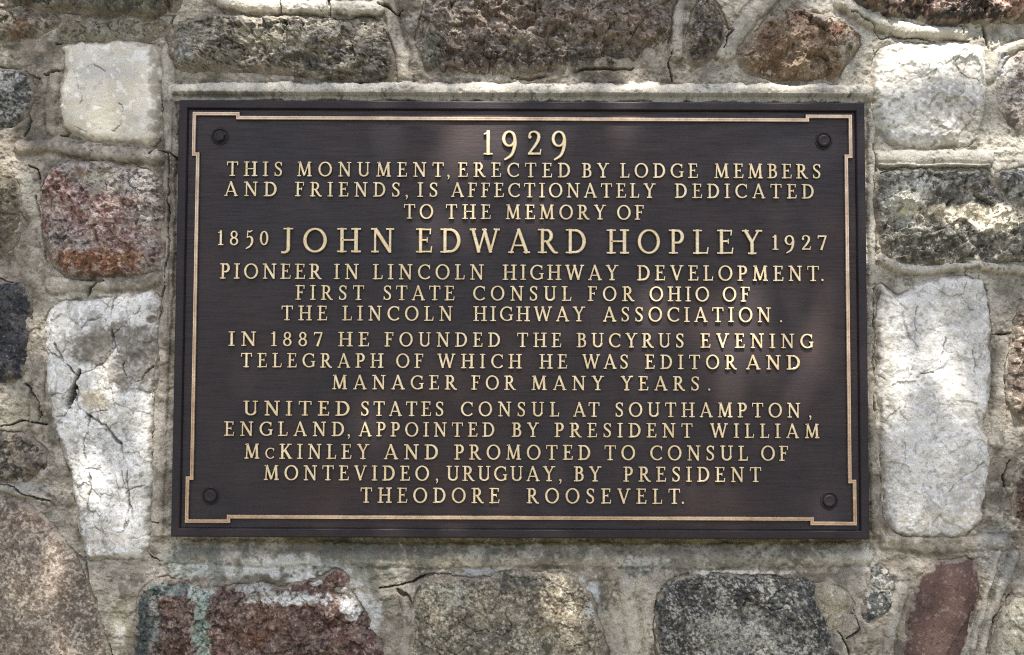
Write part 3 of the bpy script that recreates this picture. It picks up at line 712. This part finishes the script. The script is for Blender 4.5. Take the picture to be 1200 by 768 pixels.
# raised gilt border: a rectilinear band that steps outwards at the corners
def border():
    S = lambda px, py: pq(px, py)
    # measured centre lines (photo px) of the long and the short runs
    xl_l = S(229.2, 380)[0]      # placeholders refined below
    long_l = np.mean([S(233, 190)[0], S(224, 540)[0]]); short_l = np.mean([S(228.7, 160)[0], S(218, 590)[0]])
    long_r = np.mean([S(991, 200)[0], S(996.3, 540)[0]]); short_r = np.mean([S(996.2, 165)[0], S(1002, 590)[0]])
    long_t = np.mean([S(320, 138.3)[1], S(900, 141)[1]]); short_t = np.mean([S(255, 133.8)[1], S(970, 136.5)[1]])
    long_b = np.mean([S(320, 605.3)[1], S(900, 608.8)[1]]); short_b = np.mean([S(245, 610)[1], S(970, 614.5)[1]])
    jl = S(279, 136)[0]; jr = S(946, 139)[0]; jlb = S(268, 608)[0]; jrb = S(951.5, 611)[0]
    jtl = S(231, 181)[1]; jtr = S(993, 183.5)[1]; jbl = S(221, 560.5)[1]; jbr = S(999, 564.5)[1]
    path = [(short_l, short_t), (jl, short_t), (jl, long_t), (jr, long_t), (jr, short_t), (short_r, short_t), (short_r, jtr), (long_r, jtr),
            (long_r, jbr), (short_r, jbr), (short_r, short_b), (jrb, short_b), (jrb, long_b), (jlb, long_b), (jlb, short_b), (short_l, short_b),
            (short_l, jbl), (long_l, jbl), (long_l, jtl), (short_l, jtl)]
    w = 0.0036; hz = 0.0026
    prof = [(-w / 2 - .0002, 0.0003), (-w / 2, -.0018), (-w / 2 + .0005, -hz), (-.0006, -hz), (-.0002, -hz + .0006), (.0002, -hz + .0006), (.0006, -hz), (w / 2 - .0005, -hz), (w / 2, -.0018), (w / 2 + .0002, .0003)]
    n = len(path); m = len(prof); verts = []; faces = []
    for i in range(n):
        p0, p1, p2 = path[i - 1], path[i], path[(i + 1) % n]
        def nrm(a, b):
            dx, dz = b[0] - a[0], b[1] - a[1]; L = math.hypot(dx, dz)
            return dz / L, -dx / L
        na, nb = nrm(p0, p1), nrm(p1, p2)
        for o_, y in prof:
            verts.append((p1[0] + o_ * (na[0] + nb[0]), FIELD + y, p1[1] + o_ * (na[1] + nb[1])))
    for i in range(n):
        k = (i + 1) % n
        for j in range(m - 1):
            faces.append((i * m + j, i * m + j + 1, k * m + j + 1, k * m + j))
    o = pyd("border_trim", verts, faces, M_TRIM, plaque)
    o.data.materials.append(M_SIDE)
    o.data.polygons.foreach_set('material_index', [1 if (q % (m - 1)) in (0, m - 2) else 0 for q in range(len(faces))])
    return o
border()

# four bolts, each with its ring
def lathe(prof, seg, cx, cz, y0, rot=0.0):
    verts = []; faces = []
    for r, y in prof:
        for j in range(seg):
            a = 2 * pi * j / seg + rot
            verts.append((cx + r * cos(a), y0 - y, cz + r * sin(a)))
    for i in range(len(prof) - 1):
        for j in range(seg):
            k = (j + 1) % seg
            faces.append((i * seg + j, i * seg + k, i * seg + seg + k, i * seg + seg + j))
    n = (len(prof) - 1) * seg
    faces.append(tuple(range(n, n + seg)))
    return verts, faces
for (bx, by, hexa) in ((257.5, 160, 1), (965.5, 165, 0), (246.5, 581.5, 0), (972, 587, 0)):
    cx, cz = pq(bx, by)
    v, f = lathe([(.0052, -.0003), (.0052, .0036), (.0044, .0046), (.0030, .0047), (.0027, .0043), (.0010, .0044)] if hexa else
                 [(.0056, -.0003), (.0055, .0020), (.0050, .0028), (.0034, .0031), (.0031, .0029), (.0010, .0030)], 6 if hexa else 28, cx, cz, FIELD, .3)
    b = pyd("bolt", v, f, M_RIM, plaque, smooth=not hexa)
    v, f = lathe([(.0080, -.0003), (.0077, .0006), (.0071, .0011), (.0065, .0006), (.0060, -.0002)], 40, cx, cz, FIELD)
    f = f[:-1]
    r_ = pyd("rosette_ring", v, f, M_RIM, b, smooth=True)

# ------------------------------------------------------------------ lettering: a Roman capital alphabet drawn as strokes
T, t_, s_ = 0.165, 0.105, 0.082
def L_(*pts, w=T, w2=None):
    n = len(pts); w2 = w if w2 is None else w2
    return ('p', list(pts), [w + (w2 - w) * i / max(1, n - 1) for i in range(n)], False)
def sf(x0, x1, y, w=s_):       # serif bar
    return ('p', [(x0, y), (x1, y)], [w, w], False)
def arc(cx, cy, rx, ry, a0, a1, wt=T, wn=t_, n=18, closed=False, pw=1.3, ph=0):
    pts = []; ws = []
    N_ = n if closed else n + 1
    for i in range(N_):
        a = radians(a0 + (a1 - a0) * i / n)
        pts.append((cx + rx * cos(a), cy + ry * sin(a)))
        ws.append(wn + (wt - wn) * abs(cos(a + ph)) ** pw)
    return ('p', pts, ws, closed)
def crv(pts, ws, n=6):
    P = [pts[0]] + pts + [pts[-1]]; Wd = [ws[0]] + ws + [ws[-1]]
    op = []; ow = []
    for i in range(1, len(P) - 2):
        for j in range(n):
            u = j / n
            f = lambda a, b, c_, d: .5 * (2 * b + (c_ - a) * u + (2 * a - 5 * b + 4 * c_ - d) * u * u + (3 * b - a - 3 * c_ + d) * u ** 3)
            op.append((f(P[i-1][0], P[i][0], P[i+1][0], P[i+2][0]), f(P[i-1][1], P[i][1], P[i+1][1], P[i+2][1])))
            ow.append(f(Wd[i-1], Wd[i], Wd[i+1], Wd[i+2]))
    op.append(pts[-1]); ow.append(ws[-1])
    return ('p', op, ow, False)
lo, hi = s_ / 2, 1 - s_ / 2
def stem(x, y0=0, y1=1, top=True, bot=True, w=T, e=.10):
    r = [L_((x, y0), (x, y1), w=w)]
    if top: r.append(sf(x - w / 2 - e, x + w / 2 + e, y1 - s_ / 2))
    if bot: r.append(sf(x - w / 2 - e, x + w / 2 + e, y0 + s_ / 2))
    return r
def O_(cx, w, T_=T):
    return [arc(cx, .5, w / 2 - T_ / 2 + .01, .5 - t_ / 2 + .015, 0, 360, T_, t_, 30, True)]
GL = {}
GL['A'] = (.86, [L_((.10, 0), (.42, 1), w=t_), L_((.40, 1), (.76, 0), w=T), sf(.22, .62, .32, t_ * .85), sf(0, .22, lo), sf(.62, .88, lo)])
GL['B'] = (.66, stem(.17) + [L_((.17, .94), (.34, .94), w=t_), arc(.34, .75, .175, .19, 90, -90, T, t_, 12), L_((.17, .55), (.34, .55), w=t_ * .85),
                 arc(.36, .30, .21, .245, 90, -90, T, t_, 12), L_((.17, .055), (.36, .055), w=t_)])
GL['C'] = (.80, [arc(.48, .5, .40, .45, 42, 318, T, t_, 26), L_((.77, .66), (.77, .96), w=.06), L_((.78, .14), (.72, .22), w=.07)])
GL['c'] = GL['C']
GL['D'] = (.82, stem(.17) + [L_((.17, .945), (.36, .945), w=t_), arc(.36, .5, .37, .445, 90, -90, T, t_, 20), L_((.17, .055), (.36, .055), w=t_)])
GL['E'] = (.64, stem(.17) + [L_((.17, .95), (.58, .95), w=s_), L_((.575, .99), (.555, .76), w=.07), L_((.17, .52), (.44, .52), w=s_), L_((.44, .62), (.44, .42), w=.06),
                 L_((.17, .05), (.61, .05), w=s_), L_((.59, .01), (.625, .26), w=.07)])
GL['F'] = (.60, stem(.17) + [L_((.17, .95), (.57, .95), w=s_), L_((.565, .99), (.545, .74), w=.07), L_((.17, .51), (.43, .51), w=s_), L_((.43, .61), (.43, .41), w=.06)])
GL['G'] = (.86, [arc(.48, .5, .40, .45, 42, 322, T, t_, 26), L_((.77, .66), (.77, .96), w=.06), L_((.76, .08), (.76, .42), w=T * .9), sf(.60, .88, .42)])
GL['H'] = (.88, stem(.17) + stem(.71) + [L_((.17, .51), (.71, .51), w=t_ * .85)])
GL['I'] = (.34, stem(.17))
GL['J'] = (.44, stem(.28, bot=False, y0=.18) + [crv([(.28, .30), (.27, .10), (.17, .0), (.02, .0)], [T, T * .95, t_ * 1.1, t_ * 1.1])])
GL['K'] = (.80, stem(.17) + [L_((.24, .46), (.62, .97), w=t_), sf(.50, .78, hi), L_((.33, .60), (.70, .02), w=T), sf(.58, .84, lo)])
GL['L'] = (.62, stem(.17) + [L_((.17, .05), (.58, .05), w=s_), L_((.56, .01), (.60, .28), w=.07)])
GL['M'] = (1.02, [L_((.15, 0), (.19, 1), w=t_), L_((.19, 1), (.50, .06), w=T), L_((.50, .06), (.80, 1), w=t_), L_((.80, 1), (.85, 0), w=T), sf(.02, .28, lo), sf(.70, 1.0, lo), sf(.06, .24, hi), sf(.76, .96, hi)])
GL['N'] = (.88, [L_((.16, 0), (.16, 1), w=t_), L_((.16, .98), (.73, .04), w=T), L_((.73, 0), (.73, 1), w=t_), sf(.02, .30, lo), sf(.58, .88, hi), sf(.0, .20, hi)])
GL['O'] = (.92, O_(.46, .92))
GL['P'] = (.62, stem(.17) + [L_((.17, .945), (.34, .945), w=t_), arc(.34, .70, .20, .245, 90, -90, T, t_, 14), L_((.17, .455), (.34, .455), w=t_ * .9)])
GL['R'] = (.78, stem(.17) + [L_((.17, .945), (.34, .945), w=t_), arc(.34, .715, .19, .23, 90, -90, T, t_, 14), L_((.17, .485), (.34, .485), w=t_ * .9), crv([(.34, .50), (.52, .22), (.66, .05), (.80, .03)], [T * .9, T, T * .8, s_])])
GL['S'] = (.58, [crv([(.50, .76), (.43, .91), (.28, .955), (.13, .87), (.11, .72), (.22, .58), (.38, .46), (.47, .32), (.44, .13), (.28, .045), (.13, .09), (.07, .24)],
                     [t_ * .8, t_, t_, t_ * 1.2, T * .9, T, T, T * .95, t_ * 1.3, t_, t_, t_ * .8]), L_((.505, .72), (.505, .97), w=.06), L_((.065, .03), (.065, .28), w=.06)])
GL['T'] = (.76, stem(.38, top=False) + [L_((.03, .95), (.73, .95), w=s_), L_((.045, .99), (.03, .74), w=.07), L_((.715, .99), (.73, .74), w=.07)])
GL['U'] = (.84, [L_((.17, .30), (.17, 1), w=T), sf(.0, .34, hi), L_((.69, .30), (.69, 1), w=t_), sf(.54, .84, hi), arc(.43, .30, .26, .25, 180, 360, T * .95, t_, 16)])
GL['V'] = (.84, [L_((.12, 1), (.44, .02), w=T), L_((.41, .02), (.73, 1), w=t_), sf(.0, .28, hi), sf(.60, .86, hi)])
GL['W'] = (1.22, [L_((.12, 1), (.38, .02), w=T), L_((.36, .02), (.62, .97), w=t_), L_((.58, 1), (.86, .02), w=T), L_((.84, .02), (1.10, 1), w=t_), sf(.0, .26, hi), sf(.98, 1.22, hi), sf(.50, .70, hi)])
GL['Y'] = (.80, [L_((.12, 1), (.42, .46), w=T), L_((.40, .46), (.68, 1), w=t_), L_((.41, 0), (.41, .50), w=T), sf(.0, .28, hi), sf(.55, .82, hi), sf(.24, .58, lo)])
GL['.'] = (.16, [arc(.08, .08, .04, .04, 0, 360, .09, .09, 10, True)])
GL[','] = (.16, [arc(.08, .08, .04, .04, 0, 360, .09, .09, 10, True), crv([(.12, .08), (.11, -.06), (.03, -.17)], [.09, .08, .04])])
GL['1'] = (.36, [L_((.20, 0), (.20, 1), w=T), sf(.02, .38, lo), crv([(.20, .96), (.12, .88), (.02, .84)], [.10, .09, .05])])
GL['0'] = (.60, [arc(.30, .5, .215, .445, 0, 360, T, t_, 28, True)])
GL['8'] = (.60, [arc(.30, .735, .175, .21, 0, 360, T * .85, t_, 22, True), arc(.30, .27, .215, .23, 0, 360, T * .9, t_, 24, True)])
GL['9'] = (.64, [arc(.31, .66, .225, .29, 0, 360, T * .95, t_, 24, True), crv([(.54, .66), (.53, .36), (.40, .0), (.12, -.20)], [T, T, T * .85, t_ * .9])])
GL['2'] = (.60, [crv([(.09, .72), (.14, .90), (.30, .955), (.46, .86), (.47, .66), (.34, .40), (.10, .08)], [t_, t_, t_, T * .9, T, T * .85, t_]), L_((.05, .06), (.56, .06), w=t_ * 1.1), L_((.53, .02), (.57, .24), w=.07), arc(.12, .74, .04, .04, 0, 360, .09, .09, 8, True)])
GL['5'] = (.56, [L_((.20, 1.0), (.16, .52), w=t_ * .8), crv([(.20, .95), (.34, .93), (.50, 1.02)], [t_, T * .8, t_ * .7]), crv([(.16, .52), (.30, .60), (.46, .48), (.48, .20), (.34, -.06), (.08, -.22)], [t_ * .7, t_, T, T, T * .8, t_ * .8])])
GL['7'] = (.60, [L_((.04, .93), (.56, .93), w=t_ * 1.15), L_((.06, .97), (.05, .76), w=.07), L_((.53, .93), (.24, 0), w=t_, w2=T)])

def glyph_mesh(ch, ox, oz, sx, sz, y0, hgt, jit, verts, faces, wk=1.0):
    """ox,oz origin (m); sx,sz metres per unit; letters are drafted solids standing on y0"""
    for si, (_, pts, ws, closed) in enumerate(GL[ch][1]):
        n = len(pts); lft = []; rgt = []; lt = []; rt = []
        for i in range(n):
            a = pts[i - 1] if (i > 0 or closed) else pts[i]
            b = pts[(i + 1) % n] if (i < n - 1 or closed) else pts[i]
            dx, dz = b[0] - a[0], b[1] - a[1]; d = math.hypot(dx, dz) + 1e-9
            nx_, nz_ = -dz / d, dx / d
            hw = ws[i] / 2 * wk; ht = max(hw - .022, hw * .6)
            lft.append((pts[i][0] + nx_ * hw, pts[i][1] + nz_ * hw)); rgt.append((pts[i][0] - nx_ * hw, pts[i][1] - nz_ * hw))
            lt.append((pts[i][0] + nx_ * ht, pts[i][1] + nz_ * ht)); rt.append((pts[i][0] - nx_ * ht, pts[i][1] - nz_ * ht))
        b0 = len(verts)
        yt = y0 - hgt * (1 - .018 * (si % 6)) - jit
        ym = y0 - hgt * .82
        for i in range(n):
            for (p, y) in ((lft[i], y0 + .0003), (lft[i], ym - .00002 * si), (lt[i], yt), (rt[i], yt), (rgt[i], ym - .00002 * si), (rgt[i], y0 + .0003)):
                verts.append((ox + p[0] * sx, y, oz + p[1] * sz))
        m = n if closed else n - 1
        for i in range(m):
            k = (i + 1) % n
            for j in range(5):
                faces.append((b0 + i * 6 + j, b0 + k * 6 + j, b0 + k * 6 + j + 1, b0 + i * 6 + j + 1))
        if not closed:
            faces.append(tuple(b0 + j for j in range(6)))
            faces.append(tuple(b0 + (n - 1) * 6 + 5 - j for j in range(6)))

rnd = random.Random(4)
def set_word(word, xa, xb, yt, yb, xm, verts, faces, hgt=.0030):
    hgt *= .84
    z0 = pq(xm, yb)[1]; z1 = pq(xm, yt)[1]
    cap = z1 - z0
    X0 = pq(xa, (yt + yb) / 2)[0]; X1 = pq(xb, (yt + yb) / 2)[0]
    scl = lambda c_: .74 if c_ == 'c' else 1.0
    tot = sum(GL[c_][0] * scl(c_) for c_ in word)
    n = len(word); wid = (X1 - X0) / cap
    gap = (wid - tot) / (n - 1) if n > 1 else 0
    sx = 1.0
    gmin = .20
    if n > 1 and gap < gmin:
        sx = (wid - gmin * (n - 1)) / tot; gap = gmin
    if n > 1 and gap > .42:
        sx = min(1.16, (wid - .42 * (n - 1)) / tot); gap = (wid - tot * sx) / (n - 1)
    if n == 1: sx = wid / tot if word not in '.,' else 1.0
    x = X0
    for c_ in word:
        k = scl(c_)
        glyph_mesh(c_, x, z0 + rnd.uniform(-.004, .004) * cap, cap * sx * k, cap * k, FIELD, hgt, rnd.uniform(-.00008, .00008), verts, faces, .86 if cap > .018 else .96)
        x += (GL[c_][0] * sx * k + gap) * cap
LINES = [
 (605,153.3,182, [("1929",566.3,664.3)], "large raised numerals 1929 at the top", .0036),
 (600,190.9,208.1, [("THIS",266,331.4),("MONUMENT",348.2,520),(",",524.2,528),("ERECTED",537,668.2),("BY",682,713.4),("LODGE",726.8,817.5),("MEMBERS",836.6,961.8)], "raised line reading THIS MONUMENT, ERECTED BY LODGE MEMBERS", .003),
 (600,214.5,231.6, [("AND",263.1,324.6),("FRIENDS",346.2,469),(",",475.3,479),("IS",489.6,513.3),("AFFECTIONATELY",528.7,767.8),("DEDICATED",790.8,953.6)], "raised line reading AND FRIENDS, IS AFFECTIONATELY DEDICATED", .003),
 (610,240,257.3, [("TO",473.4,507.8),("THE",522.5,574.9),("MEMORY",592.4,709.8),("OF",723,754.4)], "raised line reading TO THE MEMORY OF", .003),
 (590,268.4,297.1, [("JOHN",329.5,461.9),("EDWARD",488,687),("HOPLEY",711.2,892.3)], "largest raised line, a three-word name", .0038),
 (285,270.5,287.8, [("1850",255.4,315)], "small raised numerals 1850 left of the name", .003),
 (936,275.8,293.3, [("1927",904.6,969)], "small raised numerals 1927 right of the name", .003),
 (600,310.3,328.3, [("PIONEER",258.3,376.9),("IN",391.7,420.2),("LINCOLN",437.3,566.8),("HIGHWAY",589.3,724.2),("DEVELOPMENT",746.7,959.5),(".",962,965.7)], "raised line reading PIONEER IN LINCOLN HIGHWAY DEVELOPMENT", .003),
 (600,335.3,352.7, [("FIRST",346.7,426.9),("STATE",449,532.5),("CONSUL",554.3,669.5),("FOR",689,742.9),("OHIO",761,830.9),("OF",846.7,878.5)], "raised line reading FIRST STATE CONSUL FOR OHIO OF", .003),
 (600,359.3,376.7, [("THE",330,383.5),("LINCOLN",401.7,530.2),("HIGHWAY",555,685.2),("ASSOCIATION",706.7,902.9),(".",913.6,917.5)], "raised line reading THE LINCOLN HIGHWAY ASSOCIATION", .003),
 (600,390,407, [("IN",268.3,300.2),("1887",317.7,378.5),("HE",396.7,432.5),("FOUNDED",451,586.2),("THE",606,657.5),("BUCYRUS",676,801.5),("EVENING",821,952.5)], "raised line reading IN 1887 HE FOUNDED THE BUCYRUS EVENING", .003),
 (600,415,432, [("TELEGRAPH",282.5,449.2),("OF",464.3,496.2),("WHICH",512.7,611.2),("HE",632.3,664.5),("WAS",682.3,736.2),("EDITOR",756,862.9),("AND",874,937.5)], "raised line reading TELEGRAPH OF WHICH HE WAS EDITOR AND", .003),
 (600,440.3,457.2, [("MANAGER",389.3,535.2),("FOR",552.7,604.2),("MANY",622.7,707.5),("YEARS",727.3,819.5),(".",829.6,833.4)], "raised line reading MANAGER FOR MANY YEARS", .003),
 (600,471,488.3, [("UNITED",285.5,410),("STATES",422.7,520.2),("CONSUL",540,655.2),("AT",671.7,702.5),("SOUTHAMPTON",720.7,937.5),(",",947.8,951.6)], "raised line reading UNITED STATES CONSUL AT SOUTHAMPTON", .003),
 (600,495.3,512.3, [("ENGLAND",263.2,403.5),(",",407.5,411.2),("APPOINTED",420.7,579.5),("BY",600,631.2),("PRESIDENT",650,811.5),("WILLIAM",832,960.2)], "raised line starting ENGLAND, APPOINTED BY PRESIDENT", .003),
 (600,521.3,539, [("McKINLEY",286.5,432.5),("AND",450,513.5),("PROMOTED",532.7,691.9),("TO",708.3,744.2),("CONSUL",761.7,876.2),("OF",891.7,923.5)], "raised line ending AND PROMOTED TO CONSUL OF", .003),
 (600,546.3,564, [("MONTEVIDEO",309.2,502.9),(",",510.7,514.2),("URUGUAY",523.3,650.2),(",",655.2,659),("BY",672.7,704.2),("PRESIDENT",730.7,891.9)], "raised line reading MONTEVIDEO, URUGUAY, BY PRESIDENT", .003),
 (600,572,590, [("THEODORE",422.5,585.2)], "left word of the last raised line", .003),
 (600,572,590, [("ROOSEVELT",617.3,796.9),(".",798.6,802.4)], "right word of the last raised line, ending in a full stop", .003),
]
for xm, yt, yb, words, lab, hg in LINES:
    verts = []; faces = []
    for w_, xa, xb in words:
        set_word(w_, xa, xb, yt, yb, xm, verts, faces, hg)
    o = pyd("raised_lettering", verts, faces, M_GILT, plaque)
    o.data.materials.append(M_SIDE)
    mi = [0] * len(faces)
    for q, f_ in enumerate(faces):
        ys = [verts[i_][1] for i_ in f_]
        if max(ys) > FIELD: mi[q] = 1          # the upright sides keep the dark patina
    o.data.polygons.foreach_set('material_index', mi)
    o['label'] = lab

# ================================================================== ground and the leafy tree that dapples the wall
GZ = -1.3
v = [(-30, -30, GZ), (30, -30, GZ), (30, 8, GZ), (-30, 8, GZ)]
g = pyd("ground", v, [(0, 1, 2, 3)], plain("short_lawn", (.10, .10, .06), .95, 9, (.20, .18, .13)))
tag(g, kind='structure')

# openings in the leaves: where the sun reaches the wall (photo px): cx, cy, rx, ry, tilt deg
LIT = [(400,102,170,16,0),(590,106,120,18,0),(350,2,100,14,0),(330,42,56,26,15),(860,104,170,14,0),(550,200,44,84,18),(515,290,44,26,10),(590,330,36,34,0),(905,212,84,28,8),(835,285,78,34,0),(795,332,66,28,0),
       (855,412,66,34,20),(872,352,34,44,0),(700,205,34,18,0),(700,350,28,34,20),(930,170,34,30,0),(610,160,60,16,0),
       (1100,105,100,80,0),(1130,36,110,40,0),(1108,250,108,72,0),(1185,160,60,120,0),(1120,345,60,18,0),(1195,400,30,50,0),(620,605,50,12,0),(830,610,66,12,0),(640,290,28,28,0),(1024,200,18,110,0),(960,50,40,20,0),(560,20,60,24,0)]
def lit_at(u, v):
    for cx, cy, rx, ry, a in LIT:
        ca, sa = cos(radians(a)), sin(radians(a))
        du, dv = u - cx, v - cy
        if ((du * ca + dv * sa) / rx) ** 2 + ((-du * sa + dv * ca) / ry) ** 2 < 1: return True
    return False
tree = empty("leafy_tree", (2.3, -1.3, GZ))
tag(tree, "broadleaf tree beside the wall whose leaves dapple the plaque with sunlight", "tree")
def tchild(o):
    o.parent = tree; o.matrix_parent_inverse = Matrix.Translation((-2.3, 1.3, -GZ)); return o
sx_ = Vector(SUN).cross(Vector((0, 0, 1))).normalized(); sy_ = sx_.cross(Vector(SUN)).normalized()
lv = []; lf = []
rl = random.Random(11)
cnt = 0
OUT = [(0, -.5), (.30, -.30), (.44, 0), (.34, .28), (0, .62), (-.34, .28), (-.44, 0), (-.30, -.30)]
cl_pts = []
while cnt < 6400:
    cnt += 1
    u = rl.uniform(-200, 1400); v_ = rl.uniform(-200, 960)
    x, z = at(u, v_)
    tt = rl.uniform(2.4, 3.7)
    size = rl.uniform(.017, .031)
    base = Vector((x, -.004, z)) + Vector(SUN) * tt
    if lit_at(u, v_): continue
    half = math.exp(-((u - 820) / 260) ** 2 - ((v_ - 330) / 200) ** 2) + .7 * math.exp(-((u - 560) / 90) ** 2 - ((v_ - 230) / 120) ** 2)
    half += .0 * math.exp(-((u - 1100) / 130) ** 2 - ((v_ - 460) / 190) ** 2)
    shade = 1.0 if (190 < u < 1030 and 115 < v_ < 640) else 0.0
    pr = (.10 + .55 * min(1, half)) if shade else .42
    if rl.random() < pr: continue
    ra = rl.uniform(0, 2 * pi)
    tl = [rl.uniform(-.5, .5), rl.uniform(-.5, .5)]
    pts = []
    for (a, b) in OUT + [(0, 0)]:
        p = a * cos(ra) - b * sin(ra); q = a * sin(ra) + b * cos(ra)
        pts.append(base + (sx_ * p + sy_ * q + Vector(SUN) * (p * tl[0] + q * tl[1] + .22 * abs(a))) * size)
    b0 = len(lv); lv += [tuple(p) for p in pts]
    for i in range(8): lf.append((b0 + 8, b0 + i, b0 + (i + 1) % 8))
M_LEAF = plain("green_leaf", (.05, .10, .02), .5, 40, (.09, .15, .035))
M_BARK = plain("grey_bark", (.14, .11, .08), .95, 30)
tchild(pyd("foliage", lv, lf, M_LEAF))
def tube(pts, rs, seg=8):
    verts = []; faces = []
    for i, (p, r) in enumerate(zip(pts, rs)):
        p = Vector(p)
        d = (Vector(pts[min(i + 1, len(pts) - 1)]) - Vector(pts[max(i - 1, 0)])).normalized()
        a = d.orthogonal().normalized(); b = d.cross(a)
        for j in range(seg):
            an = 2 * pi * j / seg
            verts.append(tuple(p + (a * cos(an) + b * sin(an)) * r))
    for i in range(len(pts) - 1):
        for j in range(seg):
            k = (j + 1) % seg
            faces.append((i * seg + j, i * seg + k, i * seg + seg + k, i * seg + seg + j))
    return verts, faces
v, f = tube([(2.3, -1.3, GZ - .02), (2.26, -1.31, -.4), (2.30, -1.34, .6), (2.22, -1.36, 1.5), (2.1, -1.35, 2.6), (2.15, -1.3, 3.8)], [.17, .13, .115, .10, .075, .03], 14)
tchild(pyd("trunk", v, f, M_BARK, smooth=True))
mid = Vector(SUN) * 2.65
for k, (dx, dz, l) in enumerate(((-.55, -.22, 1), (-.50, .02, 1), (-.52, .28, 1))):
    e = mid + Vector((dx, -dz * .6, dz))
    st = Vector((2.16, -1.36, 1.9 + .22 * k))
    pts = [st.lerp(e, i / 7) + Vector((0, .03 * sin(i * 1.7 + k), .10 * sin(pi * i / 7) + .02 * cos(i * 2.1 + k))) for i in range(8)]
    v, f = tube(pts, [.035 - .0042 * i for i in range(8)], 8)
    tchild(pyd("limb", v, f, M_BARK, smooth=True))
